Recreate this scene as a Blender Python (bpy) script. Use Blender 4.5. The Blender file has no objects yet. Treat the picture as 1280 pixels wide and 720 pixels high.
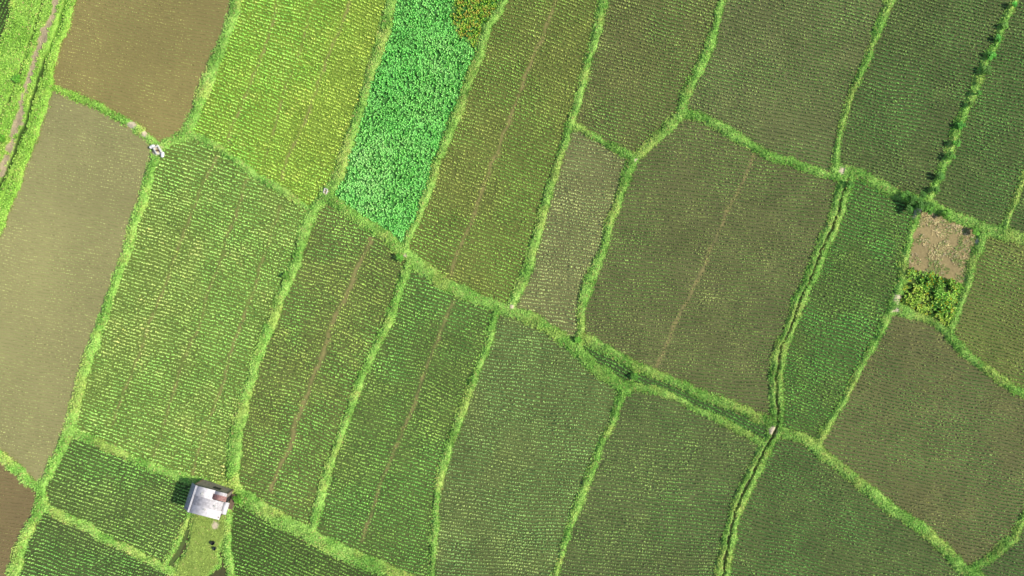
import bpy, bmesh, math, random
import numpy as np
from mathutils import Vector, Matrix
rng=np.random.default_rng(7); random.seed(7)
scene=bpy.context.scene
S=0.1
def P(x,y): return ((x-640)*S,(360-y)*S)
def lin(c):
    c=np.asarray(c,float)/255.0
    return np.where(c<=0.04045,c/12.92,((c+0.055)/1.055)**2.4)
def desat(C,f):
    l=(C*np.array([.3,.6,.1])).sum(-1,keepdims=True); return C*(1-f)+l*f*np.array([1.0,1.0,.75])
# ---------------- noise
class VN:
    def __init__(s,seed): s.L=np.random.default_rng(seed).random((256,256))
    def __call__(s,x,y):
        xi=np.floor(x).astype(int); yi=np.floor(y).astype(int)
        fx=x-xi; fy=y-yi; fx=fx*fx*(3-2*fx); fy=fy*fy*(3-2*fy)
        a=s.L[xi&255,yi&255];b=s.L[(xi+1)&255,yi&255];c=s.L[xi&255,(yi+1)&255];d=s.L[(xi+1)&255,(yi+1)&255]
        return (a*(1-fx)+b*fx)*(1-fy)+(c*(1-fx)+d*fx)*fy
def fbm(seed,x,y,sc,o=4):
    r=0;amp=1;t=0
    for i in range(o):
        r=r+amp*VN(seed*17+i)(x/sc*(2**i)+31.7*i,y/sc*(2**i)-17.3*i); t+=amp; amp*=0.55
    return r/t
def sstep(a,b,x):
    t=np.clip((x-a)/(b-a),0,1); return t*t*(3-2*t)
# ---------------- grid
G=0.16
X0,X1=-76.,76.; Y0,Y1=-46.,46.
nx=int((X1-X0)/G)+1; ny=int((Y1-Y0)/G)+1
gx=X0+np.arange(nx)*G; gy=Y0+np.arange(ny)*G
GX,GY=np.meshgrid(gx,gy,indexing='ij')
WX=GX+(fbm(1,GX,GY,4.0,3)-.5)*0.9+(fbm(2,GX,GY,.8,2)-.5)*0.3
WY=GY+(fbm(3,GX,GY,4.0,3)-.5)*0.9+(fbm(4,GX,GY,.8,2)-.5)*0.3
def catmull(pts):
    pts=[np.array(P(*p)) for p in pts]
    if len(pts)<3: return pts
    q=[2*pts[0]-pts[1]]+pts+[2*pts[-1]-pts[-2]]
    out=[]
    for i in range(1,len(q)-2):
        L=np.linalg.norm(q[i+1]-q[i]); n=max(2,int(L/1.5))
        for k in range(n):
            t=k/n
            out.append(0.5*((2*q[i])+(-q[i-1]+q[i+1])*t+(2*q[i-1]-5*q[i]+4*q[i+1]-q[i+2])*t*t+(-q[i-1]+3*q[i]-3*q[i+1]+q[i+2])*t**3))
    out.append(pts[-1]); return out
def raster(D,pts,hw,margin=1.0):
    """D=max(hw-dist)"""
    pl=catmull(pts)
    for a,b in zip(pl[:-1],pl[1:]):
        m=hw+margin+0.7
        i0=max(0,int((min(a[0],b[0])-m-X0)/G)); i1=min(nx,int((max(a[0],b[0])+m-X0)/G)+2)
        j0=max(0,int((min(a[1],b[1])-m-Y0)/G)); j1=min(ny,int((max(a[1],b[1])+m-Y0)/G)+2)
        if i0>=i1 or j0>=j1: continue
        x=WX[i0:i1,j0:j1]; y=WY[i0:i1,j0:j1]
        d=b-a; L2=max(1e-9,d@d)
        t=np.clip(((x-a[0])*d[0]+(y-a[1])*d[1])/L2,0,1)
        dist=np.hypot(x-a[0]-t*d[0],y-a[1]-t*d[1])
        D[i0:i1,j0:j1]=np.maximum(D[i0:i1,j0:j1],hw-dist)
BUNDS=[
 ([(150,-160),(105,-60),(88,0),(68,60),(60,108),(35,182),(0,278),(-60,430),(-180,700)],13),
 ([(60,108),(95,122),(130,138),(160,156),(180,168),(198,184)],9),
 ([(355,-160),(296,0),(275,60),(255,115),(236,155),(225,172),(198,186)],10),
 ([(198,186),(188,215),(172,270),(150,335),(130,400),(105,465),(88,530),(70,575),(50,612)],10),
 ([(233,166),(270,185),(310,213),(345,237),(388,264)],8),
 ([(535,-160),(492,-5),(470,75),(445,150),(425,215),(408,242),(390,262)],11),
 ([(390,262),(375,310),(350,375),(325,440),(300,520),(293,575),(292,612)],12),
 ([(404,244),(440,268),(475,292),(508,318),(540,342),(580,365),(630,388),(670,400),(710,428),(745,460),(784,486)],13),
 ([(690,-160),(630,-5),(605,55),(580,125),(550,200),(525,265),(508,300),(508,318)],8),
 ([(785,-160),(754,0),(740,60),(722,130),(710,165),(690,230),(668,310),(640,385)],9),
 ([(716,154),(750,172),(792,199)],8),
 ([(960,-160),(905,-5),(885,60),(858,115),(850,142),(820,172),(790,198)],9),
 ([(790,198),(770,260),(745,335),(728,385),(724,428)],9),
 ([(850,142),(880,148),(920,170),(965,195),(1010,212),(1050,222)],9),
 ([(1170,-160),(1112,0),(1090,60),(1062,130),(1045,185),(1048,218)],8),
 ([(1044,210),(1075,218),(1110,235),(1150,252),(1185,268),(1235,288),(1290,300),(1450,335)],13),
 ([(1345,-160),(1267,0),(1240,60),(1215,120),(1190,180),(1160,250)],8),
 ([(1370,-40),(1290,190),(1270,245),(1254,292)],6),
 ([(1058,222),(1040,280),(1010,350),(985,410),(970,465),(972,520),(968,540)],15),
 ([(1150,255),(1135,310),(1122,370),(1100,410),(1070,470),(1040,525),(1018,558)],8),
 ([(1230,286),(1215,330),(1200,380),(1185,417)],9),
 ([(1118,385),(1155,400),(1185,415),(1200,438),(1240,465),(1290,500),(1450,600)],10),
 ([(966,535),(1010,553),(1050,585),(1100,625),(1150,660),(1205,708),(1300,790),(1420,880)],12),
 ([(968,538),(945,580),(920,640),(905,700),(895,880)],15),
 ([(1450,420),(1290,635),(1265,670),(1235,700),(1203,712)],8),
 ([(622,390),(605,440),(575,520),(550,600),(545,660),(538,735),(520,880)],8),
 ([(782,483),(755,550),(725,630),(700,700),(650,880)],8),
 ([(782,481),(820,489),(880,515),(960,554)],8),
 ([(722,420),(760,440),(800,460),(860,485),(920,508),(970,530)],10),
 ([(796,460),(790,484)],7),
 ([(512,325),(495,375),(465,440),(435,520),(405,600),(386,668)],9),
 ([(292,610),(325,635),(370,660),(420,685),(480,712),(540,738),(760,850),(800,880)],15),
 ([(287,618),(283,680),(290,740),(270,880)],9),
 ([(57,633),(100,655),(150,680),(200,705),(245,728),(290,750)],9),
 ([(-180,480),(0,572),(30,600),(50,612),(52,635),(35,665),(15,720),(-30,880)],12),
 ([(88,538),(130,555),(180,578),(235,600),(292,612)],9),
 ([(240,640),(225,675),(205,706)],5),
 ([(60,-160),(22,0),(0,70),(-70,240),(-180,500)],7),
]
E=np.full((nx,ny),-9.0)
for pts,w in BUNDS: raster(E,pts,w*S/2*1.1+.05,3.5)
YARD=np.full((nx,ny),-9.0)
raster(YARD,[(264,640),(262,660),(250,703)],2.15)
raster(YARD,[(262,700),(235,706)],1.5)
E=np.maximum(E,YARD)
E=E+(fbm(9,GX,GY,1.5,3)-.5)*0.34+(fbm(10,GX,GY,9,2)-.5)*.3
DT=np.full((nx,ny),-9.0)
for pts,w in [([(1058,224),(1040,280),(1010,350),(985,410),(970,465),(972,520),(968,540)],2.2),
              ([(968,538),(945,580),(920,640),(905,700),(895,880)],3.0)]:
    raster(DT,pts,w*S/2)
PATH=np.full((nx,ny),-9.0)
raster(PATH,[(122,-160),(73,0),(55,45),(40,95),(22,160),(4,208),(-45,310),(-170,560)],0.36)
DK=np.full((nx,ny),-9.0)
raster(DK,[(130,-160),(83,0),(52,98),(28,168),(-3,240),(-60,360),(-170,600)],0.24)
raster(DK,[(100,-160),(56,0),(40,50),(22,105),(0,160),(-60,290)],0.13)
DIRT=np.zeros((nx,ny))
nz=fbm(12,GX,GY,.7,3)
for x,y,r in [(197,187,.75),(165,157,.6),(182,168,.4),(1124,374,.8),(1118,388,.5),(1052,214,.6),(1140,268,.7),(1150,262,.5),(640,383,.35),(408,240,.35),(506,320,.3),(966,538,.5),(1218,300,.5),(795,200,.25),(362,345,.35),(270,655,.5),(285,630,.5)]:
    a,b=P(x,y); d=np.hypot(GX-a,GY-b)
    DIRT=np.maximum(DIRT,sstep(1.15,.55,d/r+(nz-.5)*1.1))
DIRT=np.maximum(DIRT,sstep(-.12,.14,PATH+(nz-.5)*.9))
FI=[  # plot colours; left plots are lighter, with sun glare baked into the tone
 dict(n='flooded',s=[(170,80)],a=-14,A=(126,136,68),B=(138,138,72),soil=(138,126,76)),
 dict(n='flooded',s=[(70,350),(20,500)],a=-12,A=(132,144,80),B=(140,146,86),soil=(148,142,94)),
 dict(n='flooded',s=[(12,640)],a=-12,A=(110,108,62),B=(116,110,62),soil=(128,112,74)),
 dict(n='rice',s=[(370,100)],a=-20,A=(124,186,58),B=(138,164,56),soil=(108,128,46),d=1.2,
      L=[([(350,0),(285,180)],.15),([(392,0),(330,200)],.08),([(440,0),(350,225)],.15)]),
 dict(n='broad',s=[(520,150)],a=-20,A=(112,182,84),B=(92,164,72),soil=(60,108,46)),
 dict(n='rice',s=[(620,200)],a=-20,A=(110,148,56),B=(126,138,60),soil=(90,96,46),L=[([(697,0),(660,90),(610,220),(565,340)],.18)]),
 dict(n='rice',s=[(800,100)],a=-16,A=(100,132,56),B=(112,124,60),soil=(86,88,50),d=.97),
 dict(n='rice',s=[(970,100)],a=-14,A=(98,132,58),B=(110,124,66),soil=(86,90,54),d=.95),
 dict(n='rice',s=[(1150,120)],a=-14,A=(86,130,54),B=(98,122,56),soil=(72,80,44)),
 dict(n='rice',s=[(1230,200)],a=-14,A=(86,132,54),B=(96,122,56),soil=(70,80,42)),
 dict(n='rice',s=[(1273,270),(1400,100)],a=-14,A=(86,132,54),B=(96,122,56),soil=(70,80,42)),
 dict(n='rice',s=[(240,380)],a=-18,A=(120,164,70),B=(142,164,80),soil=(94,110,50),d=1.12,
      L=[([(268,195),(140,530)],.12),([(310,225),(190,570)],.12),([(350,260),(240,595)],.12)]),
 dict(n='rice',s=[(410,430)],a=-18,A=(104,150,60),B=(122,142,60),soil=(86,94,48),d=1.06,L=[([(462,300),(440,350),(400,450),(340,615)],.27)]),
 dict(n='rice',s=[(520,500)],a=-18,A=(98,150,60),B=(112,140,58),soil=(76,90,44),d=1.04,L=[([(566,375),(510,520),(452,675)],.16)]),
 dict(n='rice',s=[(730,270)],a=-10,A=(126,150,82),B=(136,146,86),soil=(98,98,62),d=.96),
 dict(n='rice',s=[(900,320)],a=-6,A=(102,130,58),B=(112,124,64),soil=(84,86,52),d=.94,L=[([(943,190),(880,330),(820,462)],.16)]),
 dict(n='rice',s=[(755,452)],a=-25,A=(84,136,52),B=(94,134,52),soil=(60,76,38)),
 dict(n='rice',s=[(870,500)],a=-25,A=(84,136,52),B=(94,134,52),soil=(60,76,38)),
 dict(n='rice',s=[(660,550)],a=-8,A=(108,142,72),B=(120,138,72),soil=(82,92,50),d=1.0),
 dict(n='rice',s=[(830,600)],a=-6,A=(96,136,60),B=(108,130,64),soil=(76,84,48),d=1.0),
 dict(n='rice',s=[(1060,380)],a=-18,A=(92,152,58),B=(106,136,54),soil=(68,82,40),d=1.1),
 dict(n='stubble',s=[(1185,310)],a=0,A=(138,138,82),B=(160,140,98),soil=(132,118,80)),
 dict(n='flower',s=[(-999,-999)],a=0,A=(104,150,46),B=(136,156,46),soil=(60,76,30)),
 dict(n='rice',s=[(1250,370)],a=-16,A=(110,146,58),B=(122,136,60),soil=(88,92,48)),
 dict(n='rice',s=[(1150,500)],a=-12,A=(100,134,60),B=(120,122,66),soil=(86,86,52),d=.97),
 dict(n='rice',s=[(1050,640)],a=-14,A=(88,130,56),B=(100,124,58),soil=(72,80,44)),
 dict(n='rice',s=[(1270,710),(1350,760),(1400,600)],a=-14,A=(86,130,54),B=(98,122,56),soil=(70,78,44)),
 dict(n='rice',s=[(160,620)],a=-20,A=(98,148,58),B=(112,142,62),soil=(74,88,44),d=1.03),
 dict(n='rice',s=[(90,700)],a=-20,A=(92,142,56),B=(104,134,58),soil=(68,80,42)),
 dict(n='rice',s=[(350,700)],a=-24,A=(90,136,50),B=(102,128,52),soil=(62,74,36)),
 dict(n='rice',s=[(450,780)],a=-20,A=(80,120,44),B=(90,110,46),soil=(56,60,36)),
 dict(n='rice',s=[(620,790)],a=-20,A=(80,120,44),B=(90,110,46),soil=(56,60,36)),
 dict(n='grassland',s=[(12,140),(40,40)],a=0,A=(112,170,40),B=(88,150,40),soil=(92,130,42)),
 dict(n='rice',s=[(5,20),(-60,100)],a=70,A=(84,134,48),B=(94,134,48),soil=(52,64,30)),
]
lab=np.full(nx*ny,-1,np.int32); freec=(E<0.0).ravel()
lab_l=lab.tolist(); free_l=freec.tolist()
for k,f in enumerate(FI):
    for s in f['s']:
        a,b=P(*s); i=int((a-X0)/G); j=int((b-Y0)/G)
        if not(0<=i<nx and 0<=j<ny): continue
        st=[i*ny+j]
        while st:
            c=st.pop()
            if lab_l[c]!=-1 or not free_l[c]: continue
            lab_l[c]=k
            j=c%ny
            if j>0: st.append(c-1)
            if j<ny-1: st.append(c+1)
            if c>=ny: st.append(c-ny)
            if c<(nx-1)*ny: st.append(c+ny)
lab=np.array(lab_l).reshape(nx,ny)
KS=[k for k,f in enumerate(FI) if f['n']=='stubble'][0]
pa=np.array(P(1135,334)); pb=np.array(P(1208,358)); dd_=pb-pa
side=(WX-pa[0])*dd_[1]-(WY-pa[1])*dd_[0]+(nz-.5)*4
lab[(lab==KS)&(side>0)]=KS+1
print('UNLAB',((lab<0)&(E<0)).sum()*G*G)
GL=[k for k,f in enumerate(FI) if f['n']=='grassland'][0]
def dilate(L,n):
    L=L.copy()
    for _ in range(n):
        for ax,sh in ((0,1),(0,-1),(1,1),(1,-1)):
            R=np.roll(L,sh,ax); m=(L<0)&(R>=0); L[m]=R[m]
    return L
labD=dilate(lab,6)
H=-0.06+0.32*sstep(-0.12,0.5,E)
H=np.where(YARD>0.3,0.26+0*H,H)
gm=(lab==GL)
H=np.where(gm,0.22+0.1*fbm(20,GX,GY,2,2),H)
H=H+np.where(H>0.05,(fbm(21,GX,GY,.6,3)-.5)*0.16,0)
H=H-0.3*sstep(-.12,.1,DT)*(H>0)-0.22*sstep(-.15,.1,DK)-0.05*sstep(-.1,.2,PATH)
def mk_mesh(name,co,quads,fcol=None,vcol=None,mat=None,smooth=False,mats=None,midx=None):
    me=bpy.data.meshes.new(name)
    n=len(co); q=len(quads)
    me.vertices.add(n); me.vertices.foreach_set('co',np.ascontiguousarray(co,np.float32).ravel())
    me.loops.add(q*4); me.loops.foreach_set('vertex_index',np.ascontiguousarray(quads,np.int32).ravel())
    me.polygons.add(q); me.polygons.foreach_set('loop_start',np.arange(0,q*4,4,dtype=np.int32))
    me.polygons.foreach_set('loop_total',np.full(q,4,np.int32))
    if midx is not None: me.polygons.foreach_set('material_index',midx.astype(np.int32))
    if smooth: me.polygons.foreach_set('use_smooth',np.ones(q,bool))
    me.update(calc_edges=True)
    for arr,dom in ((fcol,'FACE'),(vcol,'POINT')):
        if arr is not None:
            at=me.attributes.new('Col','FLOAT_COLOR',dom)
            c=np.ones((len(arr),4),np.float32); c[:,:3]=arr; at.data.foreach_set('color',c.ravel())
    for m in (mats or [mat]):
        if m: me.materials.append(m)
    return me
def add(name,me,parent=None,loc=None):
    o=bpy.data.objects.new(name,me); scene.collection.objects.link(o)
    if parent: o.parent=parent
    if loc is not None: o.location=loc
    return o
def newmat(name):
    m=bpy.data.materials.new(name); m.use_nodes=True
    nt=m.node_tree; return m,nt,nt.nodes['Principled BSDF'],nt.nodes['Material Output']
def plant_mat(name,trans=.3,rough=.55):
    m,nt,b,o=newmat(name)
    a=nt.nodes.new('ShaderNodeAttribute'); a.attribute_name='Col'
    b.inputs['Roughness'].default_value=rough; b.inputs['Specular IOR Level'].default_value=.3
    nt.links.new(a.outputs['Color'],b.inputs['Base Color'])
    if trans>0:
        t=nt.nodes.new('ShaderNodeBsdfTranslucent'); nt.links.new(a.outputs['Color'],t.inputs['Color'])
        mx=nt.nodes.new('ShaderNodeMixShader'); mx.inputs[0].default_value=trans
        nt.links.new(b.outputs[0],mx.inputs[1]); nt.links.new(t.outputs[0],mx.inputs[2]); nt.links.new(mx.outputs[0],o.inputs['Surface'])
    return m
def ground_mat(name,rough=.9,lo=.65,hi=1.35,scale=3.5,bump=.5,spec=.3):
    m,nt,b,o=newmat(name); N=nt.nodes.new; L=nt.links.new
    a=N('ShaderNodeAttribute'); a.attribute_name='Col'
    tc=N('ShaderNodeTexCoord'); no=N('ShaderNodeTexNoise'); no.inputs['Scale'].default_value=scale; no.inputs['Detail'].default_value=8; no.inputs['Roughness'].default_value=.7
    L(tc.outputs['Object'],no.inputs['Vector'])
    mr=N('ShaderNodeMapRange'); mr.inputs['From Min'].default_value=.3; mr.inputs['From Max'].default_value=.7; mr.inputs['To Min'].default_value=lo; mr.inputs['To Max'].default_value=hi
    L(no.outputs['Fac'],mr.inputs['Value'])
    v=N('ShaderNodeVectorMath'); v.operation='SCALE'; L(a.outputs['Color'],v.inputs[0]); L(mr.outputs[0],v.inputs['Scale'])
    L(v.outputs[0],b.inputs['Base Color']); b.inputs['Roughness'].default_value=rough; b.inputs['Specular IOR Level'].default_value=spec
    bp=N('ShaderNodeBump'); bp.inputs['Strength'].default_value=bump; bp.inputs['Distance'].default_value=.08
    L(no.outputs['Fac'],bp.inputs['Height']); L(bp.outputs[0],b.inputs['Normal'])
    return m
M_rice=plant_mat('rice_leaf',0); M_grass=plant_mat('grass_leaf',.2); 
M_soil=ground_mat('paddy_mud',.9,.75,1.25); M_bund=ground_mat('bund_turf',.95,.6,1.4,6,.8,.1)
M_water=ground_mat('murky_water',.25,.93,1.07,.9,.03,.5)
def outer_mat():
    m,nt,b,o=newmat('far_farmland'); N=nt.nodes.new; L=nt.links.new
    tc=N('ShaderNodeTexCoord'); mp=N('ShaderNodeMapping'); mp.inputs['Rotation'].default_value=(0,0,math.radians(-20)); mp.inputs['Scale'].default_value=(1,.5,1)
    L(tc.outputs['Object'],mp.inputs[0])
    v=N('ShaderNodeTexVoronoi'); v.inputs['Scale'].default_value=.06; v.voronoi_dimensions='2D'; L(mp.outputs[0],v.inputs['Vector'])
    ve=N('ShaderNodeTexVoronoi'); ve.feature='DISTANCE_TO_EDGE'; ve.voronoi_dimensions='2D'; ve.inputs['Scale'].default_value=.06; L(mp.outputs[0],ve.inputs['Vector'])
    sp=N('ShaderNodeSeparateColor'); L(v.outputs['Color'],sp.inputs[0])
    cr=N('ShaderNodeValToRGB'); e=cr.color_ramp.elements
    e[0].color=(.07,.12,.03,1); e[1].color=(.18,.16,.08,1); q=e.new(.4); q.color=(.1,.14,.04,1); q=e.new(.75); q.color=(.14,.22,.06,1)
    L(sp.outputs[0],cr.inputs[0])
    no=N('ShaderNodeTexNoise'); no.inputs['Scale'].default_value=2; no.inputs['Detail'].default_value=8; L(tc.outputs['Object'],no.inputs['Vector'])
    mr=N('ShaderNodeMapRange'); mr.inputs['To Min'].default_value=.4; mr.inputs['To Max'].default_value=1.5; L(no.outputs[0],mr.inputs[0])
    vm=N('ShaderNodeVectorMath'); vm.operation='SCALE'; L(cr.outputs[0],vm.inputs[0]); L(mr.outputs[0],vm.inputs['Scale'])
    ms=N('ShaderNodeMapRange'); ms.inputs['From Min'].default_value=.02; ms.inputs['From Max'].default_value=.04; L(ve.outputs['Distance'],ms.inputs[0])
    mx=N('ShaderNodeMix'); mx.data_type='RGBA'; mx.inputs['A'].default_value=(.2,.34,.08,1); L(ms.outputs[0],mx.inputs['Factor']); L(vm.outputs[0],mx.inputs['B'])
    L(mx.outputs['Result'],b.inputs['Base Color']); b.inputs['Roughness'].default_value=.9
    return m
M_outer=outer_mat()
def pmat(name,col,rough=.6,metal=0,nscale=6,var=.3,bump=.1):
    m,nt,b,o=newmat(name); N=nt.nodes.new; L=nt.links.new
    tc=N('ShaderNodeTexCoord'); no=N('ShaderNodeTexNoise'); no.inputs['Scale'].default_value=nscale; no.inputs['Detail'].default_value=8
    L(tc.outputs['Object'],no.inputs['Vector'])
    cr=N('ShaderNodeValToRGB'); c=np.array(col); e=cr.color_ramp.elements
    e[0].position=.3; e[1].position=.7; e[0].color=(*(c*(1-var)),1); e[1].color=(*np.minimum(c*(1+var),.9),1)
    L(no.outputs[0],cr.inputs[0]); L(cr.outputs[0],b.inputs['Base Color']); b.inputs['Roughness'].default_value=rough; b.inputs['Metallic'].default_value=metal
    bp=N('ShaderNodeBump'); bp.inputs['Strength'].default_value=bump; bp.inputs['Distance'].default_value=.03; L(no.outputs[0],bp.inputs['Height']); L(bp.outputs[0],b.inputs['Normal'])
    return m
LM=np.full((nx,ny),-9.0)
for f in FI:
    for pts,w in f.get('L',[]): raster(LM,pts,w)
big=fbm(30,GX,GY,9,4); mid=fbm(31,GX,GY,2.2,4); fine=fbm(32,GX,GY,.6,3)
soil=np.zeros((nx,ny,3)); soil[:]=lin((74,74,44))
for k,f in enumerate(FI): soil[labD==k]=lin(f['soil'])*1.3
soil*= (0.75+.5*mid)[...,None]
tan=lin((154,142,90)); lm=sstep(-.12,.2,LM+(nz-.5)*.5)[...,None]*.6
soil=soil*(1-lm)+tan*lm
idx=np.arange(nx*ny).reshape(nx,ny)
co=np.stack([GX,GY,np.zeros_like(GX)+(fine-.5)*.03],-1).reshape(-1,3)
quads=np.stack([idx[:-1,:-1],idx[1:,:-1],idx[1:,1:],idx[:-1,1:]],-1).reshape(-1,4)
R=4000.; o0=len(co)
ex=np.array([[-R,-R,0],[R,-R,0],[R,R,0],[-R,R,0]])
gx1=gx[-1]; gy1=gy[-1]
inn=np.array([[X0,Y0,0],[gx1,Y0,0],[gx1,gy1,0],[X0,gy1,0]])
co2=np.concatenate([co,ex,inn]); 
q2=np.array([[o0,o0+1,o0+5,o0+4],[o0+1,o0+2,o0+6,o0+5],[o0+2,o0+3,o0+7,o0+6],[o0+3,o0,o0+4,o0+7]])
vc=np.concatenate([soil.reshape(-1,3),np.tile(lin((80,100,40)),(8,1))])
mi=np.zeros(len(quads)+4); mi[-4:]=1
add('ground',mk_mesh('ground',co2,np.concatenate([quads,q2]),vcol=vc,mats=[M_soil,M_outer],midx=mi,smooth=True))
gA=lin((150,190,92)); gB=lin((120,164,72)); gY=lin((172,190,98)); dirtc=lin((200,186,158)); pathc=lin((170,154,122))
gc=gB+(gA-gB)*sstep(.3,.65,mid)[...,None]
yy=(sstep(.5,.72,fbm(33,GX,GY,3,3))*.6)[...,None]; gc=gc*(1-yy)+gY*yy
gc=gc*(.8+.4*fbm(34,GX,GY,6,3))[...,None]
left_sun_gain=sstep(20,-60,GX)[...,None]
gc=gc*(.97+.12*left_sun_gain)  # sun brightness rising toward the left, multiplied into the grass colour
yl=(sstep(-46,-56,GX)*sstep(-5,12,GY))[...,None]; gc=gc*(1-yl*.5)+lin((146,190,66))*yl*.5
yardm=sstep(0.0,.5,YARD)[...,None]; gc=gc*(1-yardm)+lin((138,160,76))*yardm
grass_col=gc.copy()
d=DIRT[...,None]; dc=np.where((PATH>-.6)[...,None],pathc,dirtc)
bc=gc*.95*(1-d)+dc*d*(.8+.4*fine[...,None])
dtm=sstep(-.1,.05,DT)[...,None]; bc=bc*(1-dtm)+lin((118,114,68))*dtm
dkm=sstep(-.12,.05,DK)[...,None]; bc=bc*(1-dkm)+lin((62,84,36))*dkm
keepv=(E>-.25)|(gm)
fk=(keepv[:-1,:-1]|keepv[1:,:-1]|keepv[1:,1:]|keepv[:-1,1:]).ravel()
def sub(co,quads,vcol):
    used=np.unique(quads); mp=np.full(len(co),-1); mp[used]=np.arange(len(used))
    return co[used],mp[quads],vcol[used]
cz=np.stack([GX,GY,H],-1).reshape(-1,3)
c_,q_,v_=sub(cz,quads[fk],bc.reshape(-1,3))
add('grass_bund',mk_mesh('grass_bund',c_,q_,vcol=v_,mat=M_bund,smooth=True))
def blades(Pt,nb,rad,hgt,wid,col,jit=.22,flat=.9,th=None,asp=1.):
    n=len(Pt); N=n*nb
    P3=np.repeat(Pt,nb,0); rad=np.repeat(np.broadcast_to(rad,n),nb); hg=np.repeat(np.broadcast_to(hgt,n),nb); C=np.repeat(col,nb,0)
    a=rng.random(N)*2*np.pi; r=rad*(.55+.6*rng.random(N)); h=hg*(.7+.5*rng.random(N)); w=wid*(.7+.6*rng.random(N))
    if th is not None:
        u=np.cos(a); v=np.sin(a)*asp; s_=np.hypot(u,v); r=r*s_; a=np.arctan2(v,u)+th
    dx,dy=np.cos(a),np.sin(a)
    V=np.zeros((N,4,3)); V[:]=P3[:,None,:]
    V[:,0,2]-=.02
    mxy=.5*r
    V[:,1,0]+=dx*mxy-dy*w; V[:,1,1]+=dy*mxy+dx*w; V[:,1,2]+=h*.85
    V[:,3,0]+=dx*mxy+dy*w; V[:,3,1]+=dy*mxy-dx*w; V[:,3,2]+=h*.85
    V[:,2,0]+=dx*r; V[:,2,1]+=dy*r; V[:,2,2]+=h*flat
    q=np.arange(N*4).reshape(N,4)
    C=C*(1-jit+2*jit*rng.random(N))[:,None]
    return V.reshape(-1,3),q,np.minimum(C,.85)
def samp(A,x,y):
    i=np.clip(((x-X0)/G+.5).astype(int),0,nx-1); j=np.clip(((y-Y0)/G+.5).astype(int),0,ny-1); return A[i,j]
def cat(parts):
    Vs,Qs,Cs=[],[],[]; o=0
    for V,q,C in parts: Vs.append(V);Qs.append(q+o);Cs.append(C);o+=len(V)
    return np.concatenate(Vs),np.concatenate(Qs),np.concatenate(Cs)
ntuft=0
PG=2.1
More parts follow.
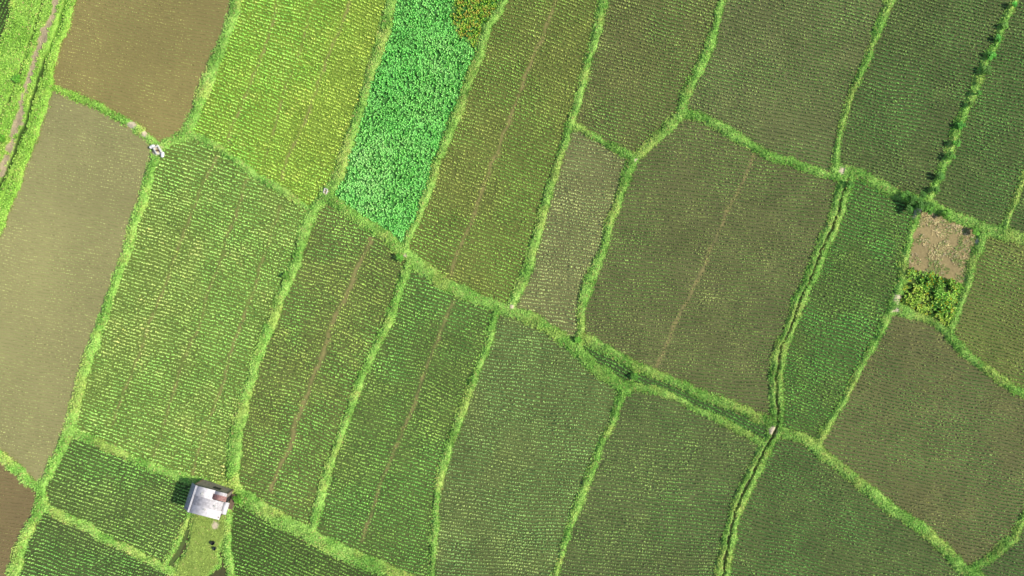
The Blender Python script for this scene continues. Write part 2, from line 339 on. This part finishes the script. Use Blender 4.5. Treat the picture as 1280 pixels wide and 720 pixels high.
for k,f in enumerate(FI):
    m=lab==k
    if m.sum()<50: continue
    x0,x1=GX[m].min(),GX[m].max(); y0,y1=GY[m].min(),GY[m].max()
    A=desat(lin(f['A'])*PG,.08); B=desat(lin(f['B'])*PG,.08); st=f['n']; dn=f.get('d',1.)
    if st=='grassland': continue
    th=math.radians(f['a'])
    if st in('rice','flooded'):
        rs,ps=(.43,.24)
        cx,cy=(x0+x1)/2,(y0+y1)/2; R_=np.hypot(x1-x0,y1-y0)/2+1
        U,Vv=np.meshgrid(np.arange(-R_,R_,ps),np.arange(-R_,R_,rs),indexing='ij')
        U=U.ravel();Vv=Vv.ravel()
        wv=(fbm(40+k,U,Vv,7,2)-.5)*.9
        U=U+rng.normal(0,.035,len(U)); Vv=Vv+wv+rng.normal(0,.018,len(U))
        x=cx+U*math.cos(th)-Vv*math.sin(th); y=cy+U*math.sin(th)+Vv*math.cos(th)
    else:
        dens={'broad':26,'stubble':22,'flower':16}[st]; n=int((x1-x0)*(y1-y0)*dens)
        x=rng.uniform(x0,x1,n); y=rng.uniform(y0,y1,n)
    inb=(x>X0)&(x<gx1)&(y>Y0)&(y<gy1)
    x=x[inb];y=y[inb]
    e=samp(E,x,y); ok=(samp(lab,x,y)==k)&(e<-.02)
    l=samp(LM,x,y); ok&=~((l>0)&(rng.random(len(x))<.7))
    x=x[ok];y=y[ok];l=l[ok]; n=len(x)
    us=x*math.cos(th)+y*math.sin(th); vs=-x*math.sin(th)+y*math.cos(th)
    streak=fbm(120+k,us/6,vs/.9,1,3)
    bg=fbm(50+k,x,y,7,4); sm=fbm(51+k,x,y,1.4,3); health=fbm(90+k,x,y,3.5,4)
    t=np.clip(sstep(.36,.66,bg)*.8+(sm-.5)*1.1,0,1)[:,None]
    if k==3:
        un=(us-us.min())/(us.max()-us.min()); t=np.clip(t*.5+sstep(.35,.8,un)[:,None]*.6,0,1)
    C=A*(1-t)+B*t
    C=C*(.72+.56*sm[:,None])*(.76+.48*health[:,None])*(.84+.32*streak[:,None])
    C*=rng.normal(1,.08,(n,1)).clip(.5,1.5)
    if st=='rice':
        vol=rng.random(n)<.02; C[vol]=C[vol]*np.array([1.25,1.3,1.1])
    near=sstep(-.3,.02,l)[:,None]*.35
    C=C*(1-near)+lin((156,150,84))*1.3*near
    Pt=np.stack([x,y,np.zeros(n)],-1); size=dn*(.80+.44*health)
    hole=rng.random(n)<.02
    Pt=Pt[~hole];C=C[~hole];size=size[~hole]
    if st=='rice':
        V,q,CC=blades(Pt,5,.20*size,.17*size,.046,C,.15,th=th,asp=.72)
        add('rice_field',mk_mesh('rice_field',V,q,fcol=CC,mat=M_rice))
    elif st=='flooded':
        md=(labD==k); mm=(md[:-1,:-1]&md[1:,:-1]&md[1:,1:]&md[:-1,1:]).ravel()
        wz=np.stack([GX,GY,np.full_like(GX,.035)],-1).reshape(-1,3)
        wc=(lin(f['soil'])*(.8+.4*fbm(60+k,GX,GY,10,4))[...,None])
        c_,q_,v_=sub(wz,quads[mm],wc.reshape(-1,3))
        par=add('flooded_rice_paddy',mk_mesh('flooded_rice_paddy',c_,q_,vcol=v_,mat=M_water,smooth=True))
        V,q,CC=blades(Pt,4,.12*size,.13*size,.028,C*.8)
        add('rice_seedlings',mk_mesh('rice_seedlings',V,q,fcol=CC,mat=M_rice),par)
    elif st=='broad':
        a,b=P(600,20); dd=np.hypot((Pt[:,0]-a),(Pt[:,1]-b))/3.6+(fbm(70,Pt[:,0],Pt[:,1],1.5,3)-.5)*.7
        w=sstep(1.05,.85,dd)[:,None]; br=rng.random((len(Pt),1))<.35
        C=C*(1-w)+np.where(br,lin((158,150,66)),lin((124,160,56)))*1.7*w
        cl=fbm(71,Pt[:,0],Pt[:,1],.7,2); h=.14+.2*sstep(.35,.7,cl)
        C*= (.85+.3*cl)[:,None]
        V,q,CC=blades(Pt,6,.19,h,.062,C,.13,.92)
        add('leafy_crop_field',mk_mesh('leafy_crop_field',V,q,fcol=CC,mat=M_rice))
    elif st=='stubble':
        br=rng.random(len(Pt)); gw=sstep(.45,.6,fbm(75,Pt[:,0],Pt[:,1],1.,3)); C[br<.15+.6*gw]=lin((122,152,66)); C[br>.9]=lin((196,180,144))
        kk=fbm(72,Pt[:,0],Pt[:,1],1.2,2)>.38; Pt=Pt[kk];C=C[kk]*.9
        V,q,CC=blades(Pt,4,.28,.14,.03,C,.35,.6)
        add('dry_straw_patch',mk_mesh('dry_straw_patch',V,q,fcol=CC,mat=M_rice))
    elif st=='flower':
        cl=fbm(73,Pt[:,0],Pt[:,1],.9,2); h=.15+.6*sstep(.35,.65,cl); C*=(.7+.7*cl)[:,None]
        a=blades(Pt,7,.28,h,.06,C,.3,.8)
        s=(rng.random(len(Pt))<.3)&(fbm(74,Pt[:,0],Pt[:,1],1.2,2)>.45)
        F=Pt[s].copy(); F[:,2]+=h[s]*.85
        b=blades(F,5,.10,.06,.04,np.tile(lin((225,195,40)),(s.sum(),1)),.15,1)
        V,q,CC=cat([a,b])
        add('flowering_bean_patch',mk_mesh('flowering_bean_patch',V,q,fcol=CC,mat=M_rice))
    ntuft+=len(Pt)
print('TUFTS',ntuft)
mask=((E>-.12)|gm)
ii,jj=np.nonzero(mask); area=len(ii)*G*G; n=int(area*42); print('BUNDAREA',area,n)
s=rng.integers(0,len(ii),n); x=gx[ii[s]]+(rng.random(n)-.5)*G; y=gy[jj[s]]+(rng.random(n)-.5)*G
keep=(samp(DIRT,x,y)<.45+.4*rng.random(n))&(samp(DT,x,y)<-.03)&(samp(DK,x,y)<0)
yd=samp(YARD,x,y)>.3; keep&=~(yd&(rng.random(n)<.5))
x=x[keep];y=y[keep];n=len(x)
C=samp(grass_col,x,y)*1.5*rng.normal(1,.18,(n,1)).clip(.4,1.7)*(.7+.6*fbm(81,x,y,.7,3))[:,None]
dry=rng.random(n)<.07; C[dry]=lin((196,190,118))
hz=samp(H,x,y); ht=(.08+.16*fbm(80,x,y,.9,3))*np.where(samp(YARD,x,y)>.3,.4,1.)
V,q,CC=blades(np.stack([x,y,hz],-1),5,.17,ht,.032,C,.25,.9)
add('grass',mk_mesh('grass',V,q,fcol=CC,mat=M_grass))
M_bark=pmat('bark',(.09,.065,.04),.9)
def shrub(name,px,py,r,h,col,seed):
    R_=np.random.default_rng(seed); a,b=P(px,py)
    bm=bmesh.new(); tips=[]
    for i in range(6):
        an=i/6*6.283+R_.random(); ln=r*(.5+.35*R_.random())
        p0=Vector((0,0,-.1)); p1=Vector((math.cos(an)*ln*.4,math.sin(an)*ln*.4,h*.45)); p2=Vector((math.cos(an)*ln,math.sin(an)*ln,h*(.6+.3*R_.random())))
        for q0,q1,r0,r1 in ((p0,p1,.05,.035),(p1,p2,.035,.012)):
            d=(q1-q0); M=Matrix.Translation((q0+q1)/2)@d.to_track_quat('Z','Y').to_matrix().to_4x4()
            bmesh.ops.create_cone(bm,cap_ends=True,segments=6,radius1=r0,radius2=r1,depth=d.length,matrix=M)
        tips.append(p2)
    me=bpy.data.meshes.new('branches'); bm.to_mesh(me); bm.free(); me.materials.append(M_bark)
    root=add(name,me,loc=(a,b,.25))
    N=int(420*r*r+180); cen=np.array([list(t) for t in tips]+[[0,0,h*.85],[r*.3*R_.normal(),r*.3*R_.normal(),h*.8]])
    ci=R_.integers(0,len(cen),N); dv=R_.normal(size=(N,3)); dv/=np.linalg.norm(dv,axis=1)[:,None]
    pt=cen[ci]+dv*(r*.42*R_.random(N)[:,None]**.4)*np.array([1,1,.7]); pt[:,2]=np.maximum(pt[:,2],.05)
    cc=np.tile(lin(col)*1.7,(N,1))*(.6+.7*R_.random((len(cen),1)))[ci]
    V,q,CC=blades(pt,3,.15,.05,.045,cc,.3,.6)
    add('leaves',mk_mesh('leaves',V,q,fcol=CC,mat=M_grass),root)
sh=[(1142,252,1.0,1.3,(70,112,42)),(1156,262,.8,1.0,(84,130,46)),(1128,246,.6,.8,(80,126,46)),(1133,262,.5,.8,(72,118,44))]
for i,(px_,py_) in enumerate([(1264,8),(1252,34),(1246,50),(1236,72),(1229,90),(1216,118),(1211,132),(1200,158),(1190,180),(1184,196),(1172,222),(1165,238)]):
    sh.append((px_+random.uniform(-2,2),py_,random.uniform(.26,.58),random.uniform(.35,.75),(88+random.randint(-8,14),142+random.randint(-10,16),56)))
sh+=[(500,322,.45,.6,(96,150,54)),(1060,232,.4,.6,(90,140,54)),(792,470,.4,.4,(94,146,54)),(1178,268,.5,.7,(98,146,50)),(1215,290,.5,.6,(102,152,52)),(360,345,.4,.5,(106,150,60)),(300,622,.5,.7,(94,144,50)),(722,424,.35,.4,(94,144,50)),(8,175,.5,.7,(100,150,50)),(26,100,.45,.6,(100,156,56))]
for i,s_ in enumerate(sh): shrub('shrub',*s_,100+i)
def box(bm,cx,cy,cz,sx,sy,sz):
    return bmesh.ops.create_cube(bm,size=1,matrix=Matrix.Translation((cx,cy,cz))@Matrix.Diagonal((sx,sy,sz,1)))
def bobj(name,bm,mat,parent,bev=0):
    me=bpy.data.meshes.new(name); bm.to_mesh(me); bm.free(); me.materials.append(mat)
    o=add(name,me,parent)
    if bev:
        b=o.modifiers.new('b','BEVEL'); b.width=bev; b.segments=2
    return o
hut=bpy.data.objects.new('farm_hut',None); scene.collection.objects.link(hut)
a,b=P(270,618); hut.location=(a,b,.24); hut.rotation_euler=(0,0,math.radians(-18))
M_wall=pmat('wall_boards',(.24,.2,.16),.85); M_wood=pmat('weathered_wood',(.16,.11,.07),.85)
M_zinc=pmat('zinc_sheet',(.56,.54,.55),.55,.0,2.5,.2,.05); M_red=pmat('rusted_red_sheet',(.30,.16,.14),.7,0,5,.4,.05); M_dk=pmat('dark_opening',(.02,.018,.015),.9); M_con=pmat('concrete',(.5,.49,.45),.9,0,8,.25,.2)
W,D_=3.9,2.7
bm=bmesh.new()
box(bm,0,-D_/2,1.15,W,.1,2.3);box(bm,0,D_/2,1.15,W,.1,2.3);box(bm,-W/2+.05,0,1.15,.1,D_-.104,2.3);box(bm,W/2-.05,0,1.15,.1,D_-.104,2.3)
bobj('walls',bm,M_wall,hut)
bm=bmesh.new()
for sx in(-1,1):
    for sy in (-1,1): box(bm,sx*(W/2+.06),sy*(D_/2+.06),1.25,.11,.11,2.5)
for xx in (-.9,0,.9): 
    box(bm,xx,-D_/2-.07,1.2,.05,.03,2.2)
box(bm,W/2+.45,0,.35,.6,1.9,.06); box(bm,W/2+.45,-.8,.16,.06,.06,.32); box(bm,W/2+.45,.8,.16,.06,.06,.32)
bobj('posts_and_bench',bm,M_wood,hut,.01)
bm=bmesh.new(); box(bm,W/2+.012,.35,.95,.03,.8,1.9); box(bm,.4,D_/2+.062,1.3,.9,.03,.6); bobj('door_and_window',bm,M_dk,hut)
def sheet(name,xa,xb,za,zb,ya,yb,mat,dz=0):
    nyy=int((yb-ya)/.025); ys=np.linspace(ya,yb,nyy); xs=np.array([xa,xb]); zs=np.array([za,zb])
    V=[]
    for i in range(2):
        for yv in ys: V.append((xs[i],yv,zs[i]+.022*math.sin(yv*2*math.pi/.15)+dz))
    V=np.array(V); i=np.arange(nyy-1); q=np.stack([i,i+nyy,i+nyy+1,i+1],-1)
    o=add(name,mk_mesh(name,V,q,mat=mat,smooth=True),hut); s_=o.modifiers.new('s','SOLIDIFY'); s_.thickness=.012
xr,zr=-1.5,3.0; zR=2.42; zL=2.42
xL,xR=-2.35,2.15
M_z2=pmat('zinc_sheet_weathered',(.45,.43,.44),.6,.0,4,.3,.05)
sheet('roof_sheet',xr,xR,zr,zR,-1.72,-.62,M_zinc,0)
sheet('roof_sheet',xr,xR-.1,zr,zR,-.66,.52,M_z2,.03)
sheet('roof_sheet',xr,.75,zr,zr+(zR-zr)*(.75-xr)/(xR-xr),.48,1.65,M_zinc,.06)
sheet('red_roof_sheet',.65,xR+.1,zr+(zR-zr)*(.65-xr)/(xR-xr),zR-.02,.62,1.25,M_red,.10)
sheet('roof_sheet',.7,xR,zr+(zR-zr)*(.7-xr)/(xR-xr),zR,1.0,1.62,M_z2,.06)
sheet('roof_sheet',xL,xr,zL,zr,-1.68,1.6,pmat('shaded_zinc',(.34,.33,.35),.6,.0,3,.3,.05),0)  # slope facing away from the sun; its shade is put into the darker zinc
sheet('roof_sheet',xR-.15,xR+.5,zR-.12,zR-.32,-1.0,.5,M_zinc,0)
bm=bmesh.new(); box(bm,xr,0,zr+.05,.22,3.36,.03); bobj('ridge_cap',bm,M_zinc,hut,.01)
bm=bmesh.new()
for c in ((.2,-.9,2.80),(1.2,-.2,2.68),(-.6,.9,3.0)): box(bm,*c,.3,.2,.12)
bobj('roof_weights',bm,M_con,hut,.03)
def sluice(px,py,s,rot):
    e=bpy.data.objects.new('concrete_sluice_gate',None); scene.collection.objects.link(e); a,b=P(px,py); e.location=(a,b,.22); e.rotation_euler[2]=rot; e.scale=(s,s,s)
    bm=bmesh.new(); box(bm,-.3,0,.1,.14,1.0,.5); box(bm,.3,0,.1,.14,1.0,.5); box(bm,0,0,-.1,.455,1.0,.1); box(bm,0,.38,.15,.455,.12,.5)
    bobj('channel_walls',bm,pmat('pale_concrete',(.62,.61,.56),.85,0,8,.2,.1),e,.02)
    bm=bmesh.new(); box(bm,0,-.1,.2,.45,.05,.5); bobj('gate_board',bm,M_wood,e,.01)
sluice(199,188,1.0,.5); sluice(408,239,.62,-.3)
def sack(px,py,rot):
    bm=bmesh.new(); bmesh.ops.create_uvsphere(bm,u_segments=16,v_segments=10,radius=1)
    for v in bm.verts:
        x,y,z=v.co; v.co=Vector((.36*math.copysign(abs(x)**.75,x),.22*math.copysign(abs(y)**.8,y),.13*z+.03*math.sin(5*x)))
    me=bpy.data.meshes.new('fertiliser_sack'); bm.to_mesh(me); bm.free()
    for p in me.polygons: p.use_smooth=True
    me.materials.append(pmat('woven_plastic',(.78,.77,.74),.6,0,8,.1,.2)); a,b=P(px,py); o=add('fertiliser_sack',me,loc=(a,b,.36)); o.rotation_euler[2]=rot
sack(192,184,.4); sack(205,194,1.4)
def bucket(px,py,col,s=1):
    e=bpy.data.objects.new('bucket',None); scene.collection.objects.link(e); a,b=P(px,py); e.location=(a,b,.27); e.scale=(s,s,s)
    bm=bmesh.new(); r=bmesh.ops.create_cone(bm,cap_ends=True,segments=24,radius1=.17,radius2=.24,depth=.36,matrix=Matrix.Translation((0,0,.18)))
    top=max(bm.faces,key=lambda f:f.calc_center_median().z); r=bmesh.ops.inset_individual(bm,faces=[top],thickness=.02); bmesh.ops.translate(bm,verts=top.verts,vec=(0,0,-.3))
    bobj('body',bm,pmat('bucket_plastic',col,.5),e)
bucket(268,677,(.03,.03,.035),1.0); bucket(270,684,(.04,.05,.06),.8)
el,az=math.radians(42),math.radians(94)
w=bpy.data.worlds.new('World'); scene.world=w; w.use_nodes=True; nt=w.node_tree
sky=nt.nodes.new('ShaderNodeTexSky'); sky.sky_type='NISHITA'; sky.sun_disc=False; sky.sun_elevation=el; sky.sun_rotation=az
nt.links.new(sky.outputs[0],nt.nodes['Background'].inputs[0]); nt.nodes['Background'].inputs[1].default_value=.15
sd=Vector((math.sin(az)*math.cos(el),math.cos(az)*math.cos(el),math.sin(el)))
l=bpy.data.lights.new('sun','SUN'); l.energy=4.8; l.angle=math.radians(.5); l.color=(1,.93,.80)
lo=bpy.data.objects.new('sun',l); scene.collection.objects.link(lo); lo.rotation_euler=(-sd).to_track_quat('-Z','Y').to_euler(); lo.location=sd*100
cam=bpy.data.cameras.new('camera'); cam.lens=36*86/128; cam.sensor_width=36; cam.clip_end=9000; cam.clip_start=.5
co_=bpy.data.objects.new('camera',cam); scene.collection.objects.link(co_); co_.location=(0,0,86); scene.camera=co_
scene.view_settings.view_transform='Standard'; scene.view_settings.look='None'; scene.view_settings.exposure=0
